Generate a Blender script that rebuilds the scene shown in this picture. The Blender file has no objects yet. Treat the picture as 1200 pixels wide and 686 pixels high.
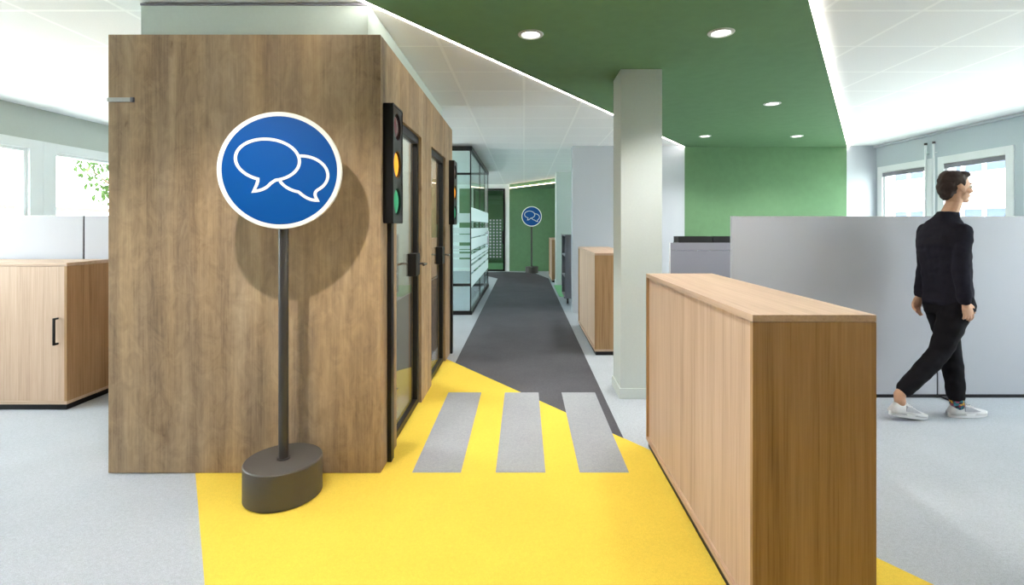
import bpy, bmesh, math, random
from mathutils import Vector, Matrix, noise

S = bpy.context.scene
COL = S.collection
R = math.radians
rnd = random.Random(7)

# ------------------------------------------------------------------ camera
cam_d = bpy.data.cameras.new('camera')
cam = bpy.data.objects.new('camera', cam_d)
COL.objects.link(cam)
cam.location = (0, 0, 1.4)
cam.rotation_euler = (R(90), 0, 0)
cam_d.sensor_width = 36.0
cam_d.lens = 36.0 * 590 / 1200
cam_d.shift_x = -14 / 1200
cam_d.shift_y = -78 / 1200
cam_d.clip_start = 0.05
cam_d.clip_end = 400
S.camera = cam

# ------------------------------------------------------------------ world, sun, exposure
W = bpy.data.worlds.new('sky')
S.world = W
W.use_nodes = True
bgn = W.node_tree.nodes['Background']
bgn.inputs[0].default_value = (0.95, 0.97, 1.0, 1)
bgn.inputs[1].default_value = 14.0
S.view_settings.view_transform = 'Standard'
S.view_settings.look = 'None'
S.view_settings.gamma = 1.0
S.view_settings.exposure = 0.65
S.cycles.use_denoising = True
S.cycles.max_bounces = 10
S.cycles.diffuse_bounces = 7
S.cycles.glossy_bounces = 4
S.cycles.transparent_max_bounces = 16
S.cycles.sample_clamp_indirect = 6.0
S.cycles.caustics_reflective = False
S.cycles.caustics_refractive = False


def lamp(kind, name, loc, energy, color=(1, 1, 1), rot=(0, 0, 0), parent=None, **kw):
    d = bpy.data.lights.new(name, kind)
    d.energy = energy
    d.color = color
    for k, v in kw.items():
        setattr(d, k, v)
    o = bpy.data.objects.new(name, d)
    COL.objects.link(o)
    o.rotation_euler = rot
    if parent is not None:
        o.parent = parent
        o.location = Vector(loc) - ORG.get(parent.name, Vector((0, 0, 0)))
    else:
        o.location = loc
    return o


ORG = {}
# high sun on the paving outside; it reaches the office as light bounced up through the windows
lamp('SUN', 'sun', (0, -10, 30), 20, (1.0, 0.97, 0.93), (R(8), R(0), 0), angle=R(2))


# ------------------------------------------------------------------ node helpers
def srgb(r, g, b):
    f = lambda c: (c / 255 / 12.92) if c <= 10 else ((c / 255 + 0.055) / 1.055) ** 2.4
    return (f(r), f(g), f(b), 1)


class NT:
    def __init__(s, name):
        s.m = bpy.data.materials.new(name)
        s.m.use_nodes = True
        s.t = s.m.node_tree
        s.p = s.t.nodes['Principled BSDF']
        s.out = s.t.nodes['Material Output']

    def n(s, typ, **kw):
        nd = s.t.nodes.new(typ)
        for k, v in kw.items():
            if isinstance(k, str) and k.startswith('i_'):
                nd.inputs[k[2:].replace('_', ' ')].default_value = v
            else:
                setattr(nd, k, v)
        return nd

    def l(s, a, b):
        s.t.links.new(a, b)

    def ramp(s, fac, stops):
        r = s.n('ShaderNodeValToRGB')
        e = r.color_ramp.elements
        while len(e) < len(stops):
            e.new(0.5)
        for q, (p, c) in zip(e, stops):
            q.position = p
            q.color = c
        s.l(fac, r.inputs[0])
        return r.outputs[0]

    def noise(s, vec, scale, detail=3, rough=0.5, dist=0.0):
        n = s.n('ShaderNodeTexNoise')
        n.inputs['Scale'].default_value = scale
        n.inputs['Detail'].default_value = detail
        n.inputs['Roughness'].default_value = rough
        n.inputs['Distortion'].default_value = dist
        s.l(vec, n.inputs['Vector'])
        return n.outputs['Fac']

    def mapped(s, scale, coord='Object'):
        c = s.n('ShaderNodeTexCoord')
        m = s.n('ShaderNodeMapping')
        m.inputs['Scale'].default_value = scale
        s.l(c.outputs[coord], m.inputs['Vector'])
        return m.outputs[0]

    def mix(s, fac, a, b, mode='MIX'):
        m = s.n('ShaderNodeMixRGB', blend_type=mode)
        for sock, v in ((m.inputs[0], fac), (m.inputs[1], a), (m.inputs[2], b)):
            if hasattr(v, 'links'):
                s.l(v, sock)
            else:
                sock.default_value = v
        return m.outputs[0]

    def bump(s, h, strength=0.3, dist=0.005):
        b = s.n('ShaderNodeBump')
        b.inputs['Strength'].default_value = strength
        b.inputs['Distance'].default_value = dist
        s.l(h, b.inputs['Height'])
        s.l(b.outputs[0], s.p.inputs['Normal'])


def paint(name, col, rough=0.6, spec=0.3, tex=0.03, metal=0.0, scale=60):
    t = NT(name)
    v = t.mapped((1, 1, 1))
    f = t.noise(v, scale, 4)
    dark = tuple(c * (1 - tex * 2) for c in col[:3]) + (1,)
    lite = tuple(min(1, c * (1 + tex)) for c in col[:3]) + (1,)
    t.l(t.ramp(f, [(0.3, dark), (0.7, lite)]), t.p.inputs['Base Color'])
    t.p.inputs['Roughness'].default_value = rough
    t.p.inputs['Metallic'].default_value = metal
    t.p.inputs['Specular IOR Level'].default_value = spec
    t.bump(f, 0.08, 0.002)
    return t.m


def emit(name, col, strength):
    t = NT(name)
    t.p.inputs['Base Color'].default_value = col
    t.p.inputs['Emission Color'].default_value = col
    t.p.inputs['Emission Strength'].default_value = strength
    return t.m


def carpet(name, col, var=0.22, blotch=0.06, scale=260):
    t = NT(name)
    v = t.mapped((1, 1, 1))
    f = t.noise(v, scale, 2, 0.7)
    g = t.noise(v, scale * 0.22, 3, 0.7)
    b = t.noise(v, 2.2, 4, 0.6)
    c = lambda k: tuple(min(1, x * k) for x in col[:3]) + (1,)
    base = t.ramp(f, [(0.30, c(1 - var)), (0.5, c(1.0)), (0.72, c(1 + var))])
    md = t.ramp(g, [(0.3, (1 - var * .7,) * 3 + (1,)), (0.7, (1.0 + 0 * var,) * 3 + (1,))])
    bl = t.ramp(b, [(0.35, (1 - blotch,) * 3 + (1,)), (0.65, (1, 1, 1, 1))])
    x = t.mix(1.0, base, md, 'MULTIPLY')
    t.l(t.mix(1.0, x, bl, 'MULTIPLY'), t.p.inputs['Base Color'])
    t.p.inputs['Roughness'].default_value = 1.0
    t.p.inputs['Specular IOR Level'].default_value = 0.1
    t.bump(f, 0.5, 0.004)
    return t.m


def wood(name, stops, axis='Z', fine=70, band=7, knots=False, rough=0.5, stretch=26.0):
    t = NT(name)
    sc = {'X': (1 / stretch, 1, 1), 'Y': (1, 1 / stretch, 1), 'Z': (1, 1, 1 / stretch)}[axis]
    v = t.mapped(sc)
    f1 = t.noise(v, fine, 4, 0.6)
    f2 = t.noise(v, band, 3, 0.55, 0.6)
    v2 = t.mapped(tuple(1 if a == 1 else 0.28 for a in sc))
    f3 = t.noise(v2, 3.2, 4, 0.6, 0.4)
    m1 = t.n('ShaderNodeMath', operation='MULTIPLY_ADD')
    m1.inputs[1].default_value = 0.42
    t.l(f1, m1.inputs[0])
    m2 = t.n('ShaderNodeMath', operation='MULTIPLY_ADD')
    m2.inputs[1].default_value = 0.38
    t.l(f2, m2.inputs[0])
    m3 = t.n('ShaderNodeMath', operation='MULTIPLY')
    m3.inputs[1].default_value = 0.36 if knots else 0.22
    t.l(f3, m3.inputs[0])
    t.l(m2.outputs[0], m1.inputs[2])
    t.l(m3.outputs[0], m2.inputs[2])
    col = t.ramp(m1.outputs[0], stops)
    t.l(col, t.p.inputs['Base Color'])
    t.p.inputs['Roughness'].default_value = rough
    t.p.inputs['Specular IOR Level'].default_value = 0.3
    t.bump(f1, 0.12, 0.001)
    return t.m


def rustic_oak(name):
    t = NT(name)
    # broad soft bands, fine upright grain, cross mottling and small dark knots
    band = t.noise(t.mapped((1, 1, .07)), 8.5, 3, 0.55, 0.5)
    wide = t.noise(t.mapped((1, 1, .22)), 2.6, 3, 0.5, 0.6)
    fine = t.noise(t.mapped((1, 1, .035)), 120, 3, 0.6)
    mott = t.noise(t.mapped((1, 1, .55)), 13, 5, 0.68, 1.2)
    acc = None
    for f, w in ((band, .44), (wide, .26), (fine, .20), (mott, .30)):
        m = t.n('ShaderNodeMath', operation='MULTIPLY_ADD')
        m.inputs[1].default_value = w
        m.inputs[2].default_value = 0.0
        t.l(f, m.inputs[0])
        if acc is not None:
            t.l(acc, m.inputs[2])
        acc = m.outputs[0]
    col = t.ramp(acc, [(0.45, srgb(126, 106, 86)), (0.56, srgb(156, 132, 106)), (0.64, srgb(175, 150, 120)), (0.76, srgb(195, 170, 138))])
    hue = t.noise(t.mapped((1, 1, .12)), 4.3, 2, 0.5)
    tint = t.ramp(hue, [(0.38, (0.93, 0.95, 0.99, 1)), (0.62, (1.04, 1.0, 0.92, 1))])
    col = t.mix(1.0, col, tint, 'MULTIPLY')
    c = t.n('ShaderNodeTexCoord')
    nz = t.n('ShaderNodeTexNoise')
    nz.inputs['Scale'].default_value = 9
    t.l(c.outputs['Object'], nz.inputs['Vector'])
    wv = t.n('ShaderNodeVectorMath', operation='MULTIPLY_ADD')
    wv.inputs[1].default_value = (.10, .10, .16)
    t.l(nz.outputs['Color'], wv.inputs[0])
    t.l(c.outputs['Object'], wv.inputs[2])
    mp = t.n('ShaderNodeMapping')
    mp.inputs['Scale'].default_value = (1, 1, .5)
    t.l(wv.outputs[0], mp.inputs['Vector'])
    vo = t.n('ShaderNodeTexVoronoi')
    vo.inputs['Scale'].default_value = 5.2
    t.l(mp.outputs[0], vo.inputs['Vector'])
    k = t.ramp(vo.outputs['Distance'], [(0.02, (0.50, 0.45, 0.42, 1)), (0.07, (0.78, 0.75, 0.72, 1)), (0.20, (1, 1, 1, 1))])
    col = t.mix(0.9, col, k, 'MULTIPLY')
    t.l(col, t.p.inputs['Base Color'])
    t.p.inputs['Roughness'].default_value = 0.55
    t.p.inputs['Specular IOR Level'].default_value = 0.3
    t.bump(fine, 0.10, 0.001)
    return t.m


def glass(name, tint=(0.94, 0.98, 0.97, 1), ior=1.5, graze=1.0):
    t = NT(name)
    t.t.nodes.remove(t.p)
    tr = t.n('ShaderNodeBsdfTransparent')
    tr.inputs[0].default_value = tint
    gl = t.n('ShaderNodeBsdfGlossy')
    gl.inputs['Roughness'].default_value = 0.01
    f0 = ((ior - 1) / (ior + 1)) ** 2
    lw = t.n('ShaderNodeLayerWeight')
    lw.inputs['Blend'].default_value = 0.5
    pw = t.n('ShaderNodeMath', operation='POWER')
    pw.inputs[1].default_value = 5.0
    t.l(lw.outputs['Facing'], pw.inputs[0])
    fr = t.n('ShaderNodeMath', operation='MULTIPLY_ADD')
    fr.inputs[1].default_value = (1 - f0) * graze
    fr.inputs[2].default_value = f0
    t.l(pw.outputs[0], fr.inputs[0])
    mx = t.n('ShaderNodeMixShader')
    t.l(fr.outputs[0], mx.inputs[0])
    t.l(tr.outputs[0], mx.inputs[1])
    t.l(gl.outputs[0], mx.inputs[2])
    t.l(mx.outputs[0], t.out.inputs[0])
    return t.m


def film(name, col, alpha):
    t = NT(name)
    t.t.nodes.remove(t.p)
    tr = t.n('ShaderNodeBsdfTransparent')
    df = t.n('ShaderNodeBsdfDiffuse')
    df.inputs[0].default_value = col
    tl = t.n('ShaderNodeBsdfTranslucent')
    tl.inputs[0].default_value = col
    m1 = t.n('ShaderNodeMixShader')
    m1.inputs[0].default_value = 0.5
    t.l(df.outputs[0], m1.inputs[1])
    t.l(tl.outputs[0], m1.inputs[2])
    m2 = t.n('ShaderNodeMixShader')
    m2.inputs[0].default_value = alpha
    t.l(tr.outputs[0], m2.inputs[1])
    t.l(m1.outputs[0], m2.inputs[2])
    t.l(m2.outputs[0], t.out.inputs[0])
    return t.m


M = {}
M['carpet_grey'] = carpet('light_grey_carpet', srgb(188, 193, 201))
M['carpet_yellow'] = carpet('yellow_carpet', srgb(240, 207, 84), 0.10, 0.05)
M['carpet_dark'] = carpet('dark_grey_carpet', srgb(98, 97, 103), 0.28, 0.12)
M['carpet_stripe'] = carpet('mid_grey_carpet', srgb(168, 170, 176), 0.16, 0.05)
M['carpet_green'] = carpet('green_carpet', srgb(130, 190, 140))
M['oak_booth'] = rustic_oak('rustic_oak')
ok = [(0.33, srgb(172, 142, 120)), (0.5, srgb(197, 168, 145)), (0.66, srgb(210, 184, 162))]
M['oak'] = wood('pale_oak_upright', ok, 'Z', 95, 14, False, 0.5, 40)
M['oak_y'] = wood('pale_oak_lengthwise', ok, 'Y', 95, 14, False, 0.45, 40)
M['oak_x'] = wood('pale_oak_crosswise', ok, 'X', 95, 14, False, 0.5, 40)
M['oak_end'] = wood('coarse_grained_shaded_oak', [(0.36, srgb(136, 102, 68)), (0.48, srgb(168, 131, 92)), (0.64, srgb(187, 151, 112))], 'Z', 130, 38, False, 0.45, 50)  # coarser grain; the deeper tone paints shade into the cabinet ends
M['tile'] = paint('ceiling_tile_white', srgb(242, 242, 243), 0.9, 0.1, 0.012, 0, 120)
M['grid'] = paint('ceiling_grid_white', srgb(252, 252, 252), 0.5, 0.3, 0.0)
M['white'] = paint('white_paint', srgb(240, 241, 240), 0.5, 0.3, 0.01)
M['frame_white'] = paint('window_white', srgb(228, 232, 233), 0.35, 0.4, 0.0)
M['wall_blue'] = paint('pale_blue_grey_paint', srgb(184, 189, 196), 0.7, 0.2, 0.01)
M['wall_window'] = paint('muted_blue_grey_paint', srgb(181, 192, 198), 0.7, 0.2, 0.01)
M['wall_grey'] = paint('pale_grey_green_paint', srgb(180, 187, 181), 0.7, 0.2, 0.01)
M['booth_top'] = paint('pale_mint_paint', srgb(203, 217, 211), 0.5, 0.3, 0.01)
M['column'] = paint('column_paint', srgb(207, 214, 212), 0.7, 0.2, 0.01)
M['green'] = paint('green_paint', srgb(97, 130, 96), 0.75, 0.15, 0.03, 0, 9)
M['black'] = paint('black_powder_coat', srgb(24, 23, 24), 0.4, 0.4, 0.0)
M['plinth'] = paint('black_plinth', srgb(30, 30, 32), 0.5, 0.3, 0.0)
M['post'] = paint('dark_grey_metal', srgb(62, 59, 58), 0.42, 0.4, 0.0)
M['bronze'] = paint('charcoal_lacquer', srgb(84, 80, 76), 0.4, 0.4, 0.01)
M['lamp_ring'] = paint('pale_grey_ring', srgb(196, 198, 196), 0.35, 0.4, 0.0)
M['chrome'] = paint('brushed_steel', srgb(200, 202, 206), 0.25, 0.5, 0.0, 1.0)
M['fabric'] = paint('light_grey_fabric', srgb(186, 187, 194), 0.95, 0.1, 0.03, 0, 300)
M['fabric_mid'] = paint('mid_grey_metal', srgb(126, 125, 134), 0.6, 0.3, 0.01)
M['gap'] = paint('dark_joint', srgb(50, 50, 54), 0.7, 0.2, 0.0)
M['sign_blue'] = paint('sign_blue', srgb(0, 76, 150), 0.4, 0.35, 0.0)
M['sign_white'] = paint('sign_white', srgb(250, 248, 240), 0.4, 0.35, 0.0)
M['glass'] = glass('clear_glass')
M['glass_booth'] = glass('booth_glass', (0.80, 0.84, 0.84, 1), 1.7)
M['glass_teal'] = glass('teal_tinted_glass', (0.91, 0.965, 0.96, 1), 1.45, 0.45)
M['frost'] = film('frosted_film', srgb(236, 244, 245), 0.68)
M['led_warm'] = emit('warm_led_glow', (1.0, 0.80, 0.58, 1), 5.0)
M['led'] = emit('led_glow', (1.0, 0.93, 0.85, 1), 7.5)
M['lens'] = emit('downlight_lens', (1.0, 0.98, 0.95, 1), 5.0)
M['lens_red'] = paint('unlit_red_lens', srgb(110, 62, 72), 0.25, 0.5, 0.0)
M['lens_amber'] = emit('lit_amber_lens', srgb(250, 160, 24), 0.55)
M['lens_green'] = emit('lit_green_lens', srgb(40, 140, 96), 0.35)


# ------------------------------------------------------------------ mesh helpers
def box(bm, x0, x1, y0, y1, z0, z1, bev=0.0):
    v = [bm.verts.new(p) for p in ((x0, y0, z0), (x1, y0, z0), (x1, y1, z0), (x0, y1, z0),
                                   (x0, y0, z1), (x1, y0, z1), (x1, y1, z1), (x0, y1, z1))]
    fs = [bm.faces.new([v[i] for i in q]) for q in ((3, 2, 1, 0), (4, 5, 6, 7), (0, 1, 5, 4), (1, 2, 6, 5), (2, 3, 7, 6), (3, 0, 4, 7))]
    if bev > 0:
        es = list({e for f in fs for e in f.edges})
        bmesh.ops.bevel(bm, geom=es, offset=bev, segments=2, profile=0.7, affect='EDGES')
    return bm


def prism(bm, pts, z0, z1):
    lo = [bm.verts.new((x, y, z0)) for x, y in pts]
    hi = [bm.verts.new((x, y, z1)) for x, y in pts]
    n = len(pts)
    bm.faces.new(hi)
    bm.faces.new(lo[::-1])
    for i in range(n):
        bm.faces.new((lo[i], lo[(i + 1) % n], hi[(i + 1) % n], hi[i]))
    return bm


def tube(bm, pts, r, n=12, r1=None):
    pts = [Vector(p) for p in pts]
    rings = []
    up0 = None
    for i, p in enumerate(pts):
        d = (pts[min(i + 1, len(pts) - 1)] - pts[max(i - 1, 0)]).normalized()
        a = Vector((0, 0, 1)) if abs(d.z) < 0.9 else Vector((1, 0, 0))
        if up0 is not None:
            a = up0
        u = (a - d * a.dot(d)).normalized()
        up0 = u
        w = d.cross(u)
        rr = r if r1 is None else r + (r1 - r) * i / (len(pts) - 1)
        rings.append([bm.verts.new(p + (u * math.cos(2 * math.pi * k / n) + w * math.sin(2 * math.pi * k / n)) * rr) for k in range(n)])
    for a, b in zip(rings, rings[1:]):
        for k in range(n):
            bm.faces.new((a[k], a[(k + 1) % n], b[(k + 1) % n], b[k]))
    bm.faces.new(rings[0][::-1])
    bm.faces.new(rings[-1])
    return bm


def lathe(bm, prof, n=48, c=(0, 0, 0)):
    """closed profile of (radius, z) turned about the vertical axis through c"""
    rings = []
    for r, z in prof:
        if r < 1e-6:
            rings.append([bm.verts.new((c[0], c[1], c[2] + z))])
        else:
            rings.append([bm.verts.new((c[0] + r * math.cos(2 * math.pi * k / n), c[1] + r * math.sin(2 * math.pi * k / n), c[2] + z)) for k in range(n)])
    for a, b in zip(rings, rings[1:]):
        for k in range(n):
            k2 = (k + 1) % n
            if len(a) == 1 and len(b) == 1:
                continue
            if len(a) == 1:
                bm.faces.new((a[0], b[k], b[k2]))
            elif len(b) == 1:
                bm.faces.new((a[k], a[k2], b[0]))
            else:
                bm.faces.new((a[k], a[k2], b[k2], b[k]))
    return bm


def B():
    return bmesh.new()


def obj(name, bm, mat, parent=None, loc=None, smooth=False, local=False, kind=None):
    """links bm as ONE mesh object; coordinates are world ones unless local"""
    bmesh.ops.recalc_face_normals(bm, faces=bm.faces)
    o0 = Vector((0, 0, 0))
    if loc is not None:
        o0 = Vector(loc)
    if parent is not None:
        base = ORG.get(parent.name, Vector((0, 0, 0)))
    else:
        base = o0
    if not local:
        bmesh.ops.translate(bm, vec=-base, verts=bm.verts)
    me = bpy.data.meshes.new(name)
    bm.to_mesh(me)
    bm.free()
    me.materials.append(mat)
    if smooth:
        for p in me.polygons:
            p.use_smooth = True
        if smooth != 'all':
            me.set_sharp_from_angle(angle=R(35))
    o = bpy.data.objects.new(name, me)
    COL.objects.link(o)
    if parent is not None:
        o.parent = parent
        ORG[o.name] = base
    else:
        o.location = base
        ORG[o.name] = base
    if kind:
        o['kind'] = kind
    return o


def tag(o, label, cat, group=None, kind=None):
    if label:
        o['label'] = label
    if cat:
        o['category'] = cat
    if group:
        o['group'] = group
    if kind:
        o['kind'] = kind
    return o


def thing(name, label, cat, loc, rz=0.0, group=None):
    o = bpy.data.objects.new(name, None)
    o.empty_display_size = 0.1
    COL.objects.link(o)
    o.location = loc
    o.rotation_euler = (0, 0, rz)
    ORG[o.name] = Vector(loc)
    return tag(o, label, cat, group)


def struct(name, bm, mat, parent=None, label=None):
    o = obj(name, bm, mat, parent)
    if parent is None:
        o['kind'] = 'structure'
        if label:
            o['label'] = label
    return o


def dup(root, loc, label=None, rz=None):
    c = root.copy()
    COL.objects.link(c)
    c.location = loc
    if rz is not None:
        c.rotation_euler = (0, 0, rz)
    if label:
        c['label'] = label
    ORG[c.name] = Vector(loc)
    for ch in list(root.children):
        d = ch.copy()
        COL.objects.link(d)
        d.parent = c
        for g in list(ch.children):
            e = g.copy()
            COL.objects.link(e)
            e.parent = d
    return c


def copy_data(o, parent, loc=None):
    c = o.copy()
    COL.objects.link(c)
    c.parent = parent
    if loc is not None:
        c.location = loc
    return c


# ================================================================== SETTING
XL, XR = -5.35, 5.67
YB, YM, YE = -3.0, 8.1, 15.6      # wall behind the viewer, green wall, end wall of the corridor
ZC = 2.69

floor = struct('floor', box(B(), XL - .3, XR + .3, YB - .2, 19.2, -0.12, 0.0), M['carpet_grey'], None, 'light grey carpeted office floor')
yel = [(-0.90, 5.404), (0.767, 3.165), (1.593, 1.962), (5.0, -2.75), (5.0, -3.0), (2.35, -3.0), (-1.244, 1.962), (-1.86, 2.85), (-0.90, 2.85)]
obj('yellow_carpet', prism(B(), yel, -0.05, 0.003), M['carpet_yellow'], floor)
drk = [(-0.70, 5.135), (0.655, 3.31), (0.655, 13.4), (0.30, 15.0), (-0.66, 15.35), (-1.10, 15.2), (-1.10, 14.2), (-0.70, 13.4)]
obj('dark_carpet', prism(B(), drk, -0.05, 0.0035), M['carpet_dark'], floor)
for a, b in ((-.632, -.357), (-.160, .122), (.315, .594)):
    obj('crossing_stripe', box(B(), a, b, 2.850, 4.215, -0.05, 0.006), M['carpet_stripe'], floor)
obj('green_carpet', box(B(), 0.70, 2.9, 9.95, 11.9, -0.05, 0.003), M['carpet_green'], floor)

# --- ceiling: backing, T grid, tiles
ceil = struct('ceiling', box(B(), XL - .3, XR + .3, YB - .2, 19.2, 2.73, 2.85), M['grid'], None, 'white suspended tile ceiling')
TX, TY, TY0 = 0.597, 0.60, 3.014
gb = B()
i0, i1 = math.floor(XL / TX), math.ceil(XR / TX)
j0, j1 = math.floor((YB - TY0) / TY), math.ceil((YE - TY0) / TY)
for i in range(i0, i1 + 1):
    x = i * TX
    if XL < x < XR:
        box(gb, x - .012, x + .012, YB, YE, ZC - .0002, ZC + .012)
for j in range(j0, j1 + 1):
    y = TY0 + j * TY
    if YB < y < YE:
        box(gb, XL, XR, y - .012, y + .012, ZC - .0004, ZC + .0115)
obj('ceiling_grid', gb, M['grid'], ceil)
gl = lambda y: -0.906 + 0.665 * (y - 2.83)      # left and right edges of the green ceiling band
gr = lambda y: 1.597 + 0.684 * (y - 2.83)
cells = []
for i in range(i0, i1):
    for j in range(j0, j1):
        x0, y0 = i * TX, TY0 + j * TY
        x1, y1 = x0 + TX, y0 + TY
        if y1 > YE - .01 or x0 < XL - .01 or x1 > XR + .01:
            x0, x1, y1 = max(x0, XL), min(x1, XR), min(y1, YE)
            if x1 - x0 < .12 or y1 - y0 < .12:
                continue
        if y1 < YM and all(gl(y) - .02 < x < gr(y) + .02 for x in (x0, x1) for y in (y0, y1)):
            continue
        px = [614 + 590 * x / max(y, .3) for x in (x0, x1) for y in (y0, y1)]
        py = 265 - 590 * (ZC - 1.4) / max(y1, .3)
        seen = y0 > 1.5 and max(px) > -5 and min(px) < 1205 and py > -2
        hid = -2.35 < x0 and x1 < -.83 and 2.9 < y0 < 5.6
        cells.append((0 if (seen and not hid and y0 < 9.6) else 1, y0, x0, x1, y1))
cells.sort(key=lambda c: (c[0], c[1]))
near = [c for c in cells if c[0] == 0][:296]
rest = [c for c in cells if c not in near]
tile_me = {}
for k, y0, x0, x1, y1 in near:
    w, d = round(x1 - x0, 4), round(y1 - y0, 4)
    if (w, d) not in tile_me:
        t = obj('ceiling_tile', box(B(), -w / 2 + .008, w / 2 - .008, -d / 2 + .008, d / 2 - .008, 0, .018, .003), M['tile'], ceil, local=True)
        tile_me[(w, d)] = t.data
    else:
        t = bpy.data.objects.new('ceiling_tile', tile_me[(w, d)])
        COL.objects.link(t)
        t.parent = ceil
    t.location = ((x0 + x1) / 2, (y0 + y1) / 2, ZC + rnd.uniform(-.0001, .0001))
rb = B()
for k, y0, x0, x1, y1 in rest:
    box(rb, x0 + .008, x1 - .008, y0 + .008, y1 - .008, ZC, ZC + .018)
obj('far_ceiling_tiles', rb, M['tile'], ceil, kind='stuff')

# --- green diagonal ceiling band
ZG = 2.672
band = prism(B(), [(gl(YB), YB), (gr(YB), YB), (gr(YM), YM), (gl(YM), YM)], ZG, ZC - .004)
struct('ceiling_green', band, M['green'], None, 'green painted diagonal ceiling band with downlights')


def led_line(p, q, side, label, z0=ZG + .001, z1=ZC - .002, w=.032, mat='led'):
    p, q = Vector((p[0], p[1], 0)), Vector((q[0], q[1], 0))
    d = (q - p).normalized()
    nrm = Vector((d.y, -d.x, 0)) * side
    a, b, c, e = p + nrm * .003, q + nrm * .003, q + nrm * w, p + nrm * w
    t = thing('led_strip', label, 'light strip', ((p.x + q.x) / 2, (p.y + q.y) / 2, z0))
    obj('diffuser', prism(B(), [(v.x, v.y) for v in (a, b, c, e)], z0 + .002, z1), M[mat], t)
    a2, b2 = p + nrm * .0005, q + nrm * .0005
    c2, e2 = q + nrm * .0025, p + nrm * .0025
    obj('channel_edge', prism(B(), [(v.x, v.y) for v in (a2, b2, c2, e2)], z0 - .001, z1), M['frame_white'], t)
    return t


led_line((gl(.2), .2), (gl(YM - .01), YM - .01), -1, 'glowing white strip light along left edge of green ceiling')
led_line((gr(.2), .2), (gr(YM - .01), YM - .01), 1, 'glowing warm strip light along right edge of green ceiling')

# --- walls
LW = [(y, y + 1.25) for y in (1.07, 2.63, 4.19, 5.75, 7.31, 8.87, 10.43, 11.99, 13.55)]
RW = [(y, y + .87) for y in (1.22, 2.38, 3.54, 4.73, 5.92, 7.09, 8.9, 10.07, 11.24, 12.41, 13.58)]
Z0W, Z1W = 0.86, 2.30


def window_wall(name, x0, x1, ya, yb, wins, mat, label):
    bm = B()
    box(bm, x0, x1, ya, yb, -.1, Z0W)
    box(bm, x0, x1, ya, yb, Z1W, 2.73)
    y = ya
    for a, b in wins:
        box(bm, x0, x1, y, a - .07, Z0W, Z1W)
        y = b + .07
    box(bm, x0, x1, y, yb, Z0W, Z1W)
    return struct(name, bm, mat, None, label)


window_wall('wall_left', XL - .22, XL, YB, YE, LW, M['wall_grey'], 'pale grey green window wall on the left')
window_wall('wall_right', XR, XR + .22, YB, YE, RW, M['wall_window'], 'pale blue window wall on the right')
wall_mid = struct('wall_back', box(B(), .783, XR, YM, YM + .22, 0, 2.73), M['wall_blue'], None, 'pale wall across the back of the right hand office')
obj('green_wall_field', box(B(), 2.585, 5.19, YM - .004, YM + .02, 0.0, ZG), M['green'], wall_mid)
struct('baseboard_back', box(B(), .783, XR, YM - .012, YM, 0, .07), M['wall_blue'], None, 'pale skirting along the back wall')
struct('wall_front', box(B(), XL - .2, XR + .2, YB - .2, YB, -.1, 2.73), M['fabric_mid'], None, 'grey wall behind the viewer')
wall_end = B()
box(wall_end, XL, -1.56, YE, YE + .15, 0, 2.73)
box(wall_end, -0.585, XR, YE, YE + .15, 0, 2.73)
box(wall_end, -1.56, -0.585, YE, YE + .15, 2.56, 2.73)
wall_end = struct('wall_far', wall_end, M['white'], None, 'white end wall of the corridor')
obj('green_wall_field', box(B(), -.45, 3.0, YE - .006, YE + .02, 0, 2.56), M['green'], wall_end)
obj('green_wall_field', box(B(), -2.0, -1.62, YE - .006, YE + .02, .3, 2.56), M['green'], wall_end)
# small room behind the end door
rm = B()
box(rm, -2.6, -2.5, YE + .15, 19, 0, 2.73)
box(rm, 1.0, 1.1, YE + .15, 19, 0, 2.73)
box(rm, -2.6, 1.1, 19, 19.15, 0, 2.73)
struct('wall_beyond', rm, M['green'], None, 'green walls of the small room behind the end door')
lamp('AREA', 'room_fill', (-.9, 17.2, 2.66), 16, (1, .98, .95), (0, 0, 0), None, shape='SQUARE', size=.5)  # unseen fill lamp, added because the end room came out dark
obj('green_carpet', box(B(), -2.5, 1.0, YE + .02, 19, -.05, .004), M['carpet_green'], floor)
struct('trim_1', box(B(), XR - .05, XR, YB, YM, ZC - .035, ZC - .006), M['wall_blue'], None, 'pale cornice between right wall and ceiling')

# --- columns
def column(x0, x1, y0, y1, top, label, mat=None):
    c = struct('column', box(B(), x0, x1, y0, y1, 0, top, .004), mat or M['column'], None, label)
    bb = B()
    e = .012
    box(bb, x0 - e, x1 + e, y0 - e, y1 + e, 0, .085, .004)
    obj('baseboard', bb, M['column'], c)
    return c


column(.785, 1.12, 4.08, 4.42, ZC, 'pale grey green square column beside the corridor')
column(.77, 1.35, 12.0, 12.45, ZC, 'pale grey column farther down the corridor')


# --- windows
wn = [0]


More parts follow.
